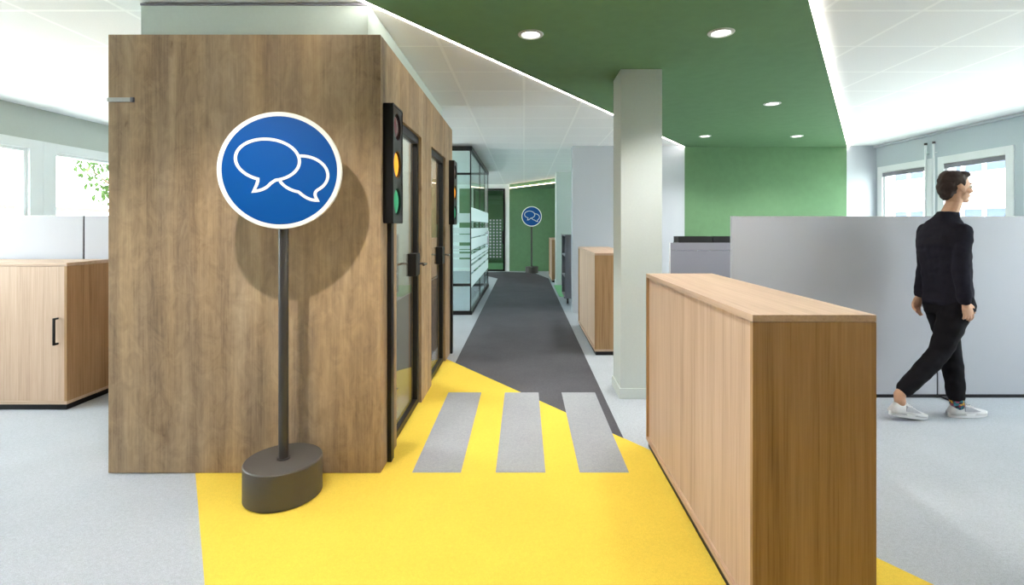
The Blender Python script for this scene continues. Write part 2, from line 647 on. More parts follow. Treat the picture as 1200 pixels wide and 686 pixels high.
def window(xw, sgn, ya, yb, label, blind=False, fw=.10):
    """sgn = +1 when the room lies on the +x side of the wall face xw"""
    wn[0] += 1
    o = thing('window_%d' % wn[0], label, None, (xw, (ya + yb) / 2, Z0W))
    o['kind'] = 'structure'
    a, b = sorted((xw - sgn * .15, xw + sgn * .012))
    f = B()
    za, zb = Z0W, Z1W + .04
    box(f, a, b, ya - fw, ya, za, zb, .004)
    box(f, a, b, yb, yb + fw, za, zb, .004)
    box(f, a, b, ya, yb, zb - .10, zb, .004)
    box(f, a, b, ya, yb, za, za + .08, .004)
    obj('window_frame', f, M['frame_white'], o)
    s = B()
    a2, b2 = sorted((xw - sgn * .09, xw - sgn * .02))
    box(s, a2, b2, ya, ya + .035, za + .08, zb - .10, .004)
    box(s, a2, b2, yb - .035, yb, za + .08, zb - .10, .004)
    box(s, a2, b2, ya + .035, yb - .035, zb - .135, zb - .10, .004)
    box(s, a2, b2, ya + .035, yb - .035, za + .08, za + .12, .004)
    obj('sash', s, M['frame_white'], o)
    xm = xw - sgn * .055
    obj('pane', box(B(), xm - .006, xm + .006, ya + .03, yb - .03, za + .11, zb - .125), M['glass'], o)
    a3, b3 = sorted((xw - sgn * .01, xw + sgn * .14))
    obj('sill', box(B(), a3, b3, ya - .12, yb + .12, za - .035, za - .002, .006), M['frame_white'], o)
    if blind:
        a4, b4 = sorted((xw - sgn * .018, xw + sgn * .006))
        obj('blind', box(B(), a4, b4, ya + .005, yb - .005, zb - .165, zb - .105, .008), M['fabric_mid'], o)
    return o


for k, (a, b) in enumerate(LW):
    lab = {2: 'white framed window at the left edge behind the grey partition',
           3: 'white framed window with tree outside, beside the oak booth'}.get(k, 'white framed window in the left wall')
    window(XL, 1, a, b, lab, False, .1535)
for k, (a, b) in enumerate(RW):
    lab = {4: 'white framed window behind the walking man', 5: 'white framed window nearest the green wall'}.get(k, 'white framed window in the right wall')
    window(XR, -1, a, b, lab, True)

# glass end door
dr = thing('door_1', 'black framed glass door printed with white squares at corridor end', None, (-1.07, YE, 0))
dr['kind'] = 'structure'
f = B()
box(f, -1.56, -1.50, YE - .03, YE + .06, 0, 2.56)
box(f, -.645, -.585, YE - .03, YE + .06, 0, 2.56)
box(f, -1.50, -.645, YE - .03, YE + .06, 2.50, 2.56)
box(f, -1.50, -.645, YE - .03, YE + .06, 0, .05)
obj('door_frame', f, M['black'], dr)
obj('pane', box(B(), -1.50, -.645, YE + .005, YE + .017, .05, 2.50), M['glass_teal'], dr)
dots = B()
for i in range(8):
    for j in range(13):
        x, z = -1.47 + i * .102, .42 + j * .094
        box(dots, x, x + .052, YE - .001, YE + .003, z, z + .052)
obj('square_print', dots, M['frost'], dr, kind='stuff')
obj('door_handle', tube(B(), [(-.66, YE - .06, .85), (-.66, YE - .06, 1.25)], .018), M['black'], dr)
for z in (.88, 1.22):
    pass

# soffit with warm strip light at the corridor end
sof = [(-.45, YE), (2.75, 10.6), (5.5, 10.6), (5.5, YE)]
sf = struct('soffit', prism(B(), sof, 2.56, ZC), M['green'], None, 'dropped green soffit at the corridor end')
led_line((-.42, YE - .0469), (2.70, 10.678), 1, 'warm strip light along the soffit above the far sign', 2.562, 2.582, .022, 'led_warm')


# ================================================================== DOWNLIGHTS
def downlight(x, y, label, energy=38, first=[None]):
    if first[0] is None:
        t = thing('downlight', label, 'downlight', (x, y, ZG), 0, 'recessed downlights in the green ceiling')
        n = 32
        rg = B()
        lathe(rg, [(.058, .004), (.064, -.008), (.082, -.006), (.086, -.001), (.086, .006), (.058, .006), (.058, .004)], n)
        obj('trim_ring', rg, M['lamp_ring'], t, local=True, smooth=True)
        ln = B()
        lathe(ln, [(0, -.004), (.03, -.0035), (.057, -.001), (.057, .005), (0, .005)], n)
        obj('lens', ln, M['lens'], t, local=True, smooth=True)
        first[0] = t
    else:
        t = dup(first[0], (x, y, ZG), label)
    lamp('SPOT', 'spot', (x, y, ZG - .02), energy, (1.0, .96, .91), (0, 0, 0), t, spot_size=R(125), spot_blend=.65, shadow_soft_size=.03)
    return t


DL = [(.045, 3.34, 'round recessed downlight in green ceiling, nearest the strip light above the booth'),
      (1.296, 3.31, 'round recessed downlight in green ceiling, above the right hand cabinet'),
      (2.58, 5.23, 'starry bright downlight in green ceiling, right of the column'),
      (2.56, 7.12, 'small far downlight above left part of green wall'),
      (3.86, 7.12, 'small far downlight above right part of green wall'),
      (1.325, 5.26, 'downlight in green ceiling hidden behind the column'),
      (-1.30, 1.72, 'downlight in green ceiling shining onto the blue sign'),
      (.016, 1.39, 'downlight in green ceiling over the yellow carpet')      ]
for x, y, lb in DL:
    downlight(x, y, lb, 62 if x == -1.30 else 30)


# ================================================================== BOOTH
BX0, BX1, BY0, BY1, BZ = -2.347, -.81, 2.843, 5.68, 2.482
booth = thing('meeting_booth', 'rustic oak meeting booth with two glass doors and traffic lights', 'booth', ((BX0 + BX1) / 2, (BY0 + BY1) / 2, 0))
obj('front_panel', box(B(), BX0, BX1, BY0, BY0 + .04, .004, BZ, .003), M['oak_booth'], booth)
TH = .10
D1, D2, DT = (3.20, 3.98), (4.405, 5.195), 2.10
sp = B()
x0, x1 = BX1 - TH, BX1
y0 = BY0 + .0405
for a, b in (D1, D2):
    box(sp, x0, x1, y0, a, .004, DT)
    y0 = b
box(sp, x0, x1, y0, BY1, .004, DT)
box(sp, x0, x1, BY0 + .0405, BY1, DT, BZ)
obj('side_panel', sp, M['oak_booth'], booth)
obj('left_panel', box(B(), BX0, BX0 + .06, BY0 + .0405, BY1, .004, BZ), M['oak_booth'], booth)
obj('back_panel', box(B(), BX0 + .06, BX1 - TH, BY1 - .06, BY1, .004, BZ), M['oak_booth'], booth)
obj('lid', box(B(), BX0 + .06, BX1 - TH, BY0 + .0405, BY1 - .06, BZ - .05, BZ - .004), M['white'], booth)
obj('inner_wall', box(B(), BX0 + .06, BX1 - TH, 4.16, 4.22, .006, BZ - .05), M['wall_grey'], booth)
obj('upper_box', box(B(), -2.21, -.90, 2.905, 5.55, BZ, ZC - .004, .003), M['booth_top'], booth)
obj('upper_trim', box(B(), -2.21, -.90, 2.899, 2.905, ZC - .018, ZC - .006), M['fabric_mid'], booth)
cl = B()
box(cl, -2.346, -2.215, BY0 - .012, BY0, 2.10, 2.124, .003)
c_ = obj('metal_clip', cl, M['lamp_ring'], booth)
obj('clip_end', box(B(), -2.214, -2.198, BY0 - .014, BY0, 2.099, 2.125, .003), M['fabric_mid'], c_)

for y_ in (3.55, 4.9):
    lamp('AREA', 'booth_fill', (-1.55, y_, BZ - .06), 40, (1, .97, .93), (0, 0, 0), booth, shape='DISK', size=.3)  # added fill lamp without a fixture, brightens each cabin behind its glass
fx0, fx1 = BX1 - .075, BX1 - .022
for a, b in (D1, D2):
    fr = B()
    box(fr, fx0, fx1, a, a + .05, .006, DT, .002)
    box(fr, fx0, fx1, b - .055, b, .006, DT, .002)
    box(fr, fx0, fx1, a + .05, b - .055, DT - .06, DT, .002)
    box(fr, fx0, fx1, a + .05, b - .055, .006, .05, .002)
    d = obj('door', fr, M['black'], booth)
    obj('glass_pane', box(B(), BX1 - .052, BX1 - .040, a + .045, b - .05, .045, DT - .055), M['glass_booth'], d)
    obj('lock_case', box(B(), BX1 - .068, BX1 - .002, b - .19, b - .045, 1.02, 1.17 + .02, .004), M['black'], d)
    yh = b - .10
    lv = B()
    tube(lv, [(BX1 - .004, yh, 1.05 + .06), (BX1 + .05, yh, 1.11), (BX1 + .058, yh - .012, 1.11), (BX1 + .060, yh - .12, 1.11)], .009)
    obj('lever_handle', lv, M['chrome'], d, smooth=True)
    lv = B()
    tube(lv, [(BX1 - .066, yh, 1.11), (BX1 - .118, yh, 1.11), (BX1 - .126, yh - .012, 1.11), (BX1 - .128, yh - .12, 1.11)], .009)
    obj('inner_lever', lv, M['chrome'], d, smooth=True)
    for z in (.20, 1.75):
        obj('hinge', box(B(), BX1 - .03, BX1 - .012, a + .03, a + .10, z, z + .14, .004), M['chrome'], d)


# --- traffic lights on the booth wall
def traffic_light(yc, zc, label):
    t = thing('traffic_light', label, 'traffic light', (BX1, yc, 0), 0, 'traffic lights beside the booth doors')
    w, h, dp = .223, .687, .055
    xa, xb = BX1 + .001, BX1 + dp
    ya, yb, za, zb = yc - w / 2, yc + w / 2, zc - h / 2, zc + h / 2
    bm = B()
    # shell: back and four sides
    box(bm, xa, xa + .006, ya, yb, za, zb)
    box(bm, xa, xb + .004, ya - .004, ya + .006, za, zb)
    box(bm, xa, xb + .004, yb - .006, yb + .004, za, zb)
    box(bm, xa, xb + .004, ya + .006, yb - .006, zb - .006, zb + .004)
    box(bm, xa, xb + .004, ya + .006, yb - .006, za - .004, za + .006)
    cz = [zc + .227, zc + .003, zc - .217]
    bounds = [(zc + .115, zb), (zc - .107, zc + .115), (za, zc - .107)]
    rr, n = .080, 40
    for c, (lo, hi) in zip(cz, bounds):
        sq, ci, cb = [], [], []
        for k in range(n):
            a = 2 * math.pi * (k + .5) / n
            dy, dz = math.cos(a), math.sin(a)
            ty = (yb - yc) / abs(dy) if abs(dy) > 1e-6 else 9
            tz = ((hi - c) if dz > 0 else (c - lo)) / abs(dz) if abs(dz) > 1e-6 else 9
            s = min(ty, tz)
            sq.append(bm.verts.new((xb, yc + dy * s, c + dz * s)))
            ci.append(bm.verts.new((xb, yc + dy * rr, c + dz * rr)))
            cb.append(bm.verts.new((xa + .008, yc + dy * rr, c + dz * rr)))
        for k in range(n):
            q = (k + 1) % n
            bm.faces.new((sq[k], sq[q], ci[q], ci[k]))
            bm.faces.new((ci[k], ci[q], cb[q], cb[k]))
    obj('housing', bm, M['black'], t)
    for c, m, nm in zip(cz, ('lens_red', 'lens_amber', 'lens_green'), ('red', 'amber', 'green')):
        ln = B()
        prof = [(rr * .99, 0), (rr * .9, .008), (rr * .6, .015), (rr * .3, .018), (0, .019)]
        lathe(ln, prof, 32)
        bmesh.ops.rotate(ln, verts=ln.verts, cent=(0, 0, 0), matrix=Matrix.Rotation(R(90), 3, 'Y'))
        bmesh.ops.translate(ln, verts=ln.verts, vec=(xa + .033, yc, c))
        o = obj('lens', ln, M[m], t, smooth=True)
        o['label'] = {'red': 'dark unlit red lens', 'amber': 'glowing amber lens', 'green': 'green lens at the bottom'}[nm]
    obj('post', box(B(), BX1 + .001, BX1 + .026, yc - .03, yc + .03, 0.001, za, .002), M['black'], t)
    return t


traffic_light(3.007, 1.763, 'black three lamp traffic light near the front corner of the oak booth')
traffic_light(5.54, 1.763, 'black three lamp traffic light at the far end of the oak booth')


# ================================================================== ROUND SIGNS
def sign(x, y, rz, label):
    t = thing('round_sign', label, 'sign', (x, y, 0), rz, 'blue speech bubble signs on posts')
    bb = B()
    r = .19
    lathe(bb, [(0, 0.004), (r - .004, 0.004), (r, .008), (r, .182), (r - .005, .187), (0, .187)], 72)
    obj('base', bb, M['bronze'], t, local=True, smooth=True)
    obj('post', tube(B(), [(0, 0, .186), (0, 0, 1.9)], .0245, 24), M['post'], t, local=True, smooth=True)
    fl = B()
    lathe(fl, [(.0246, .187), (.034, .187), (.034, .192), (.0246, .193)], 24)
    obj('collar', fl, M['post'], t, local=True, smooth=True)
    zc, RR, yf = 1.685, .300, -.052

    def face(prof, n=96):
        bm = B()
        lathe(bm, prof, n)
        bmesh.ops.rotate(bm, verts=bm.verts, cent=(0, 0, 0), matrix=Matrix.Rotation(R(90), 3, 'X'))
        bmesh.ops.translate(bm, verts=bm.verts, vec=(0, yf, zc))
        return bm
    # lathe axis +z turns to -y (towards the viewer)
    pl = obj('disc', face([(0, -.022), (RR - .002, -.022), (RR, -.020), (RR, .0), (RR - .002, .002), (RR * .925, .002), (RR * .925, 0), (0, 0)]), M['sign_white'], t, local=True, smooth=True)
    obj('blue_field', face([(0, .0001), (RR * .928, .0001), (RR * .928, .0015), (0, .0015)]), M['sign_blue'], pl, local=True)
    pl['label'] = 'white rimmed disc'

    def strip(pts, closed, wd=.0150, lay=0):
        pts = [Vector(((px - 381) / 274 * RR, (344 - py) / 256 * RR, 0)) for px, py in pts]
        bm = B()
        n = len(pts)
        L, Rr = [], []
        for i in range(n):
            a = pts[(i - 1) % n] if (closed or i > 0) else pts[i]
            b = pts[(i + 1) % n] if (closed or i < n - 1) else pts[i]
            d0 = (pts[i] - a).normalized() if (pts[i] - a).length > 0 else (b - pts[i]).normalized()
            d1 = (b - pts[i]).normalized() if (b - pts[i]).length > 0 else d0
            tdir = (d0 + d1)
            tdir = tdir.normalized() if tdir.length > .05 else d0
            nn = Vector((-tdir.y, tdir.x, 0))
            k = 1 / max(.55, abs(nn.dot(Vector((-d1.y, d1.x, 0)))))
            L.append(pts[i] + nn * wd / 2 * k)
            Rr.append(pts[i] - nn * wd / 2 * k)
        y_ = yf - .0015
        dep = .0012
        f1 = [bm.verts.new((p.x, y_ - dep, zc + p.y)) for p in L]
        f2 = [bm.verts.new((p.x, y_ - dep, zc + p.y)) for p in Rr]
        g1 = [bm.verts.new((p.x, y_, zc + p.y)) for p in L]
        g2 = [bm.verts.new((p.x, y_, zc + p.y)) for p in Rr]
        for i in range(n if closed else n - 1):
            j = (i + 1) % n
            bm.faces.new((f1[i], f1[j], f2[j], f2[i]))
            bm.faces.new((f1[i], f1[j], g1[j], g1[i]))
            bm.faces.new((f2[i], f2[j], g2[j], g2[i]))
        return bm

    def bez(a, c, b, n=6):
        return [((1 - s) ** 2 * a[0] + 2 * s * (1 - s) * c[0] + s * s * b[0], (1 - s) ** 2 * a[1] + 2 * s * (1 - s) * c[1] + s * s * b[1]) for s in [i / n for i in range(1, n + 1)]]

    def arc(cx, cy, rx, ry, a0, a1, n, tilt=0.0):
        out = []
        for i in range(n + 1):
            a = R(a0 + (a1 - a0) * i / n)
            u, v = rx * math.cos(a), ry * math.sin(a)
            out.append((cx + u, cy + v + tilt * u))
        return out
    big = arc(326, 299, 139, 90, 78, 360, 56, .03) + arc(326, 299, 139, 90, 360, 433, 14, .03)[1:]
    # the ellipse is traced from the tail's right root round to the tail's left root
    big = arc(326, 299, 139, 90, 76, -252, 64, .03)
    big = big + [(283, 392), (278, 408), (265, 437)] + bez((265, 437), (315, 432), (338, 402), 7)
    obj('speech_bubble', strip(big, True), M['sign_white'], pl, local=True)
    small = arc(480, 360, 112, 81, -98, 52, 34, .03)
    small = small + bez(small[-1], (522, 440), (545, 474), 6) + bez((545, 474), (505, 475), (468, 443), 7) + arc(480, 358, 112, 81, 100, 154, 12, .03)
    obj('speech_bubble', strip(small, False), M['sign_white'], pl, local=True)
    return t


sign(-1.256, 2.63, R(10), 'blue round speech bubble sign on post in front of the oak booth')
sign(.23, 15.0, R(0), 'small distant blue speech bubble sign before the green end wall')


# ================================================================== CABINETS
def cabinet(name, x0, x1, y0, y1, h, label, open_side=None, doors=None, inset=.014):
    """oak office cabinet; the wide back panel faces -x when open_side == 'x'"""
    t = thing(name, label, 'cabinet', ((x0 + x1) / 2, (y0 + y1) / 2, 0))
    pz = .045
    tt = .024
    long_y = (y1 - y0) > (x1 - x0)
    obj('plinth', box(B(), x0 + .012, x1 - .012, y0 + .012, y1 - .012, .002, pz), M['plinth'], t)
    obj('top', box(B(), x0, x1, y0, y1, h - tt, h, .0012), M['oak_y'] if long_y else M['oak_x'], t)
    obj('bottom', box(B(), x0, x1, y0, y1, pz, pz + tt, .0012), M['oak_y'] if long_y else M['oak_x'], t)
    za, zb = pz + tt, h - tt
    if long_y:
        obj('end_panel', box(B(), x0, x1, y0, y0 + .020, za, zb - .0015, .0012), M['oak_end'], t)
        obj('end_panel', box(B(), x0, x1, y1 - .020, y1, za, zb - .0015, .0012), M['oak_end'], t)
        obj('back_panel', box(B(), x0 + inset, x0 + inset + .012, y0 + .0205, y1 - .0205, za, zb), M['oak'], t)
        obj('front_panel', box(B(), x1 - .022, x1 - .004, y0 + .0205, y1 - .0205, za, zb), M['oak'], t)
    else:
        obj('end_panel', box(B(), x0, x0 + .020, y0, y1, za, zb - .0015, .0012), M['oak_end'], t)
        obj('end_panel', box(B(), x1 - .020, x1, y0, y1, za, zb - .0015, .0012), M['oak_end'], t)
        obj('back_panel', box(B(), x0 + .0205, x1 - .0205, y1 - .022, y1 - .008, za, zb), M['oak'], t)
        xm = (x0 + x1) / 2
        for k, (a, b) in enumerate(((x0 + .0225, xm - .0015), (xm + .0015, x1 - .0225))):
            d = obj('door', box(B(), a, b, y0 + .003, y0 + .021, za + .002, zb - .003, .0015), M['oak'], t)
            if k == 1:
                hx = x1 - .07
                hb = B()
                z0_, z1_ = .50, .70
                z0_, z1_ = .500, .705
                box(hb, hx - .006, hx + .006, y0 - .038, y0 - .024, z0_, z1_, .002)
                box(hb, hx - .006, hx + .006, y0 - .030, y0 + .003, z0_, z0_ + .014, .002)
                box(hb, hx - .006, hx + .006, y0 - .030, y0 + .003, z1_ - .014, z1_, .002)
                obj('handle', hb, M['black'], d)
    return t


cabinet('oak_cabinet', .776, 1.196, 1.708, 3.20, 1.098, 'large pale oak cabinet in the right foreground beside the yellow carpet')
cabinet('oak_cabinet', .764, 1.184, 5.43, 7.08, 1.108, 'pale oak cabinet behind the square column')
cabinet('oak_cabinet', .69, 1.09, 12.6 - .12, 13.9, 1.08, 'narrow looking oak cabinet before the green end wall')
cabinet('oak_cabinet', -4.768, -3.468, 3.82, 4.25, 1.120, 'pale oak cabinet with black handle at the left edge')


# ================================================================== PARTITIONS
def partition(x0, x1, y, h, label, foot=None, group='grey office partitions', seam=False):
    t = thing('partition', label, 'partition', ((x0 + x1) / 2, y, 0), 0, group)
    obj('panel', box(B(), x0, x1, y, y + .04, .03, h - .004, .008), M['fabric'], t)
    obj('edge_profile', box(B(), x0 + .001, x1 - .001, y - .001, y + .041, h - .005, h), M['lamp_ring'], t)
    if seam:
        obj('seam_strip', box(B(), x0 - .012, x0 - .001, y + .004, y + .036, .002, h - .002), M['gap'], t)
    obj('bottom_rail', box(B(), x0, x1, y + .008, y + .032, .002, .03), M['gap'], t)
    if foot is not None:
        ft = B()
        box(ft, foot - .03, foot + .03, y - .20, y + .20, .003, .016, .003)
        obj('foot', ft, M['gap'], t)
    return t


partition(1.69, 3.355, 4.09, 1.48, 'light grey partition screen right of the oak cabinet, left of the seam')
partition(3.367, 5.2, 4.09, 1.48, 'light grey partition screen behind the walking man, right of the seam', 3.42, seam=True)
partition(-5.30, -3.783, 4.32, 1.49, 'grey partition at the left edge behind the handled cabinet')
partition(-3.771, -2.45, 4.32, 1.49, 'grey partition panel partly hidden by the oak booth', seam=True)

# grey storage unit with black trays behind the right partition
t = thing('storage_unit', 'mid grey storage unit with white end panel behind the partition', 'storage unit', (2.7, 6.2, 0))
obj('front_panel', box(B(), 1.745, 3.6, 6.0, 6.02, .05, 1.105, .002), M['fabric_mid'], t)
obj('upper_panel', box(B(), 1.745, 3.6, 6.0, 6.02, 1.112, 1.20, .002), M['fabric_mid'], t)
obj('joint_profile', box(B(), 1.745, 3.6, 5.997, 6.02, 1.105, 1.112), M['chrome'], t)
obj('end_panel', box(B(), 1.735, 1.744, 5.99, 6.02, .002, 1.203, .002), M['frame_white'], t)
obj('end_panel', box(B(), 3.601, 3.610, 5.99, 6.02, .002, 1.203, .002), M['frame_white'], t)
obj('body', box(B(), 1.91, 3.6, 6.0205, 6.45, .05, 1.195), M['fabric_mid'], t)
obj('plinth', box(B(), 1.93, 3.6, 6.03, 6.43, .002, .05), M['plinth'], t)
for k, (a, b, lb) in enumerate(((1.85, 2.255, 'black open tray on grey storage unit, nearest the column'), (2.265, 2.72, 'black open tray on grey storage unit, nearest the partition'))):
    y0, y1, z0, z1 = 6.025, 6.22, 1.2035, 1.274
    bm = B()
    box(bm, a, b, y0, y1, z0 - .0075, z0 + .004)
    box(bm, a, a + .006, y0, y1, z0 + .004, z1)
    box(bm, b - .006, b, y0, y1, z0 + .004, z1)
    box(bm, a + .006, b - .006, y0, y0 + .006, z0 + .004, z1)
    box(bm, a + .006, b - .006, y1 - .006, y1, z0 + .004, z1)
    o = obj('desk_tray', bm, M['black'], None, loc=((a + b) / 2, (y0 + y1) / 2, z0 - .0075))
    tag(o, lb, 'tray', 'black trays on the storage unit')

# grey wheeled shelf unit down the corridor
t = thing('rolling_shelf', 'tall grey wheeled shelf unit between wall and far column', 'shelf unit', (.92, 9.4, 0))
x0, x1, y0, y1, z0, z1 = .735, 1.12, 9.0, 9.8, .10, 1.235
bm = B()
box(bm, x0, x1, y0, y0 + .02, z0, z1, .003)
box(bm, x0, x1, y1 - .02, y1, z0, z1, .003)
box(bm, x1 - .015, x1, y0 + .02, y1 - .02, z0, z1)
box(bm, x0, x1 - .015, y0 + .02, y1 - .02, z1 - .02, z1)
obj('carcass', bm, M['fabric_mid'], t)
for z in (z0, .47, .85):
    obj('shelf', box(B(), x0 + .004, x1 - .015, y0 + .0205, y1 - .0205, z, z + .02), M['fabric'], t)
for x in (x0 + .05, x1 - .05):
    for y in (y0 + .06, y1 - .06):
        bm = B()
        tube(bm, [(x - .012, y, .042), (x + .012, y, .042)], .04, 20)
        box(bm, x - .018, x + .018, y - .012, y + .012, .075, .1)
        obj('caster', bm, M['black'], t, smooth=True)

# ================================================================== GLASS ROOM
gx0, gx1, gy0, gy1, gz = -4.2, -.817, 7.9, 11.7, 2.655
t = thing('glass_room', 'glass walled room with black frame and frosted stripes along corridor', 'glass room', ((gx0 + gx1) / 2, (gy0 + gy1) / 2, 0))
q = .045


def rail(name, *a):
    return obj(name, box(B(), *a, .002), M['black'], t)


for y in (gy0, gy1 - q):
    rail('top_rail', gx0, gx1 - q, y, y + q, gz - .07, gz)
    rail('bottom_rail', gx0, gx1 - q, y, y + q, .004, .065)
for x in (gx1 - q, gx0):
    rail('top_rail', x, x + q, gy0, gy1, gz - .0705, gz + .0005)
    rail('bottom_rail', x, x + q, gy0, gy1, .003, .0655)
obj('ceiling_filler', box(B(), gx0 + q, gx1 - q - .001, gy0 + q, gy1 - q, gz - .02, gz - .002), M['white'], t)
ys = [gy0, 9.55, 10.75, gy1]
for a, b in zip(ys, ys[1:]):
    p = obj('side_pane', box(B(), gx1 - .028, gx1 - .016, a + .006, b - .006, .0655, gz - .0705), M['glass_teal'], t)
for y in (9.55, 10.75):
    rail('post', gx1 - .030, gx1 - .014, y - .009, y + .009, .066, gz - .071)
rail('corner_post', gx1 - .03, gx1 - .012, gy0, gy0 + .016, .066, gz - .071)
rail('corner_post', gx1 - .03, gx1 - .012, gy1 - .016, gy1, .066, gz - .071)
xs = [gx0 + .01, -3.0, -1.9, gx1 - .031]
for a, b in zip(xs, xs[1:]):
    obj('front_pane', box(B(), a + .003, b - .003, gy0 + .016, gy0 + .028, .066, gz - .071), M['glass_teal'], t)
    obj('back_pane', box(B(), a + .003, b - .003, gy1 - .028, gy1 - .016, .066, gz - .071), M['glass_teal'], t)
FB = [(1.479, 1.697), (1.22, 1.36), (1.02, 1.20), (.865, .944), (.805, .845), (.666, .765), (.43, .627)]
for lo, hi in FB:
    obj('frosted_band', box(B(), gx1 - .0155, gx1 - .0125, gy0 + .02, gy1 - .03, lo, hi), M['frost'], t)
    obj('frosted_band', box(B(), gx0 + .05, gx1 - .04, gy1 - .034, gy1 - .030, lo, hi), M['frost'], t)
dh = B()
for y in (10.62, 10.88):
    tube(dh, [(gx1 + .05, y, .95), (gx1 + .05, y, 1.30)], .012)
    for z in (1.0, 1.25):
        tube(dh, [(gx1 - .016, y, z), (gx1 + .05, y, z)], .007, 8)
obj('pull_handle', dh, M['chrome'], t, smooth=True)

# ================================================================== PIPES on the right wall
for y, lb in ((6.91, 'thin white vertical pipe between the right windows, nearer the man'), (7.05, 'thin white vertical pipe between the right windows, nearer the green wall')):
    pt = thing('wall_pipe', lb, 'pipe', (XR - .045, y, .02), 0, 'vertical pipes between the right windows')
    obj('pipe', tube(B(), [(XR - .045, y, .001), (XR - .045, y, 2.53)], .014, 14), M['frame_white'], pt, smooth=True)
    obj('cap', tube(B(), [(XR - .045, y, 2.53), (XR - .045, y, 2.56)], .020, 14), M['post'], pt, smooth=True)
    for z in (.4, 1.4, 2.4):
        obj('bracket', box(B(), XR - .045, XR, y - .008, y + .008, z, z + .016), M['frame_white'], pt)

# ================================================================== OUTSIDE
M['facade'] = paint('pale_facade', srgb(236, 234, 230), 0.9, 0.1, 0.01)
M['far_glass'] = paint('far_window_glass', srgb(62, 70, 92), 0.5, 0.05, 0.02)
M['ground'] = paint('pale_paving', srgb(176, 178, 172), 0.95, 0.1, 0.05, 0, 2)
M['leaf'] = paint('leaf_green', srgb(62, 82, 42), 0.8, 0.1, 0.10, 0, 3)
M['bark'] = paint('bark', srgb(104, 88, 72), 0.9, 0.1, 0.1, 0, 8)
struct('ground', box(B(), -90, 90, -60, 120, -.7, -.45), M['ground'], None, 'pale paved ground outside the windows')
bt = thing('office_building', 'white office block with rows of blue windows seen through right windows', 'building', (22, 18, -.45))
fx = 20.0
obj('wall', box(B(), fx, fx + 6, 2, 40, -.45, 9.5), M['facade'], bt)
obj('roof', box(B(), fx - .3, fx + 6.3, 1.7, 40.3, 9.5, 9.8), M['facade'], bt)
wf = wp = None
for k in range(26):
    for z0, z1 in ((.75, 2.12), (3.80, 5.2)):
        y = 8 + k * 1.07
        if wf is None:
            bm = B()
            a, b = 0, .90
            box(bm, -.05, .0, a - .05, a, z0 - .05, z1 + .05)
            fr = B()
            box(fr, -.06, 0, -.04, 0, -.04, 1.44)
            box(fr, -.06, 0, .90, .94, -.04, 1.44)
            box(fr, -.06, 0, 0, .90, 1.40, 1.44)
            box(fr, -.06, 0, 0, .90, -.04, 0)
            bm.free()
            wf = obj('window', fr, M['facade'], bt, local=True)
            wp = obj('pane', box(B(), -.02, -.003, 0, .90, 0, 1.40), M['far_glass'], wf, local=True)
            o = wf
        else:
            o = copy_data(wf, bt)
            copy_data(wp, o)
        o.location = Vector((fx, y, z0)) - Vector((22, 18, -.45))
lb = thing('low_building', 'pale low building far outside the leftmost window', 'building', (-42, 40, -.45))
obj('wall', box(B(), -46, -40, 30, 52, -.45, 2.7), M['facade'], lb)
obj('roof', box(B(), -46.4, -39.6, 29.6, 52.4, 2.7, 3.05), M['bark'], lb)

tr = thing('tree', 'leafy green tree outside the left window beside the booth', 'tree', (-10.6, 14.2, -.45))
tk = B()
tube(tk, [(-10.6, 14.2, -.45), (-10.55, 14.2, 1.2), (-10.7, 14.25, 2.4), (-10.6, 14.2, 3.6)], .13, 10, .04)
tube(tk, [(-10.6, 14.2, 1.4), (-11.2, 14.0, 2.3), (-11.8, 13.8, 2.9)], .06, 8, .015)
tube(tk, [(-10.65, 14.2, 1.8), (-10.1, 14.5, 2.7), (-9.7, 14.7, 3.4)], .06, 8, .015)
obj('trunk', tk, M['bark'], tr, smooth=True)
lf = B()
for k in range(2600):
    while True:
        p = Vector((rnd.uniform(-1, 1), rnd.uniform(-1, 1), rnd.uniform(-1, 1)))
        if .25 < p.length < 1 and noise.noise(p * 2.3) > -.12:
            break
    c = Vector((-10.65, 14.2, 3.15)) + Vector((p.x * 1.65, p.y * 1.65, p.z * 1.45))
    m = Matrix.Rotation(rnd.uniform(0, 6.28), 3, 'Z') @ Matrix.Rotation(rnd.uniform(-1.2, 1.2), 3, 'X')
    s = rnd.uniform(.07, .12)
    vs = [lf.verts.new(c + m @ Vector(v) * s) for v in ((0, -1, 0), (.45, -.1, .12), (0, 1, 0), (-.45, -.1, .12))]
    lf.faces.new(vs)
fo = obj('foliage', lf, M['leaf'], tr)
fo['kind'] = 'stuff'

# ================================================================== WALKING MAN
M['skin'] = paint('skin', srgb(206, 160, 132), 0.55, 0.3, 0.03, 0, 40)
M['hair'] = paint('dark_brown_hair', srgb(58, 42, 36), 0.6, 0.3, 0.15, 0, 160)
M['sweater'] = paint('black_navy_knit', srgb(38, 37, 46), 0.95, 0.1, 0.10, 0, 260)
M['trouser'] = paint('black_trouser_cloth', srgb(28, 27, 31), 0.9, 0.1, 0.06, 0, 220)
M['shoe'] = paint('off_white_shoe', srgb(214, 212, 214), 0.6, 0.3, 0.03, 0, 60)
M['sole'] = paint('white_sole', srgb(236, 235, 236), 0.6, 0.3, 0.01)
M['shoe_grey'] = paint('grey_shoe_panel', srgb(178, 178, 184), 0.7, 0.2, 0.03)
M['eye'] = paint('eye_white', srgb(230, 226, 220), 0.2, 0.5, 0.0)
M['iris'] = paint('dark_iris', srgb(50, 36, 28), 0.2, 0.5, 0.0)
tk_ = NT('patterned_sock')
vv = tk_.mapped((1, 1, 1))
vo = tk_.n('ShaderNodeTexVoronoi')
vo.inputs['Scale'].default_value = 55
tk_.l(vv, vo.inputs['Vector'])
hs = tk_.n('ShaderNodeSeparateColor')
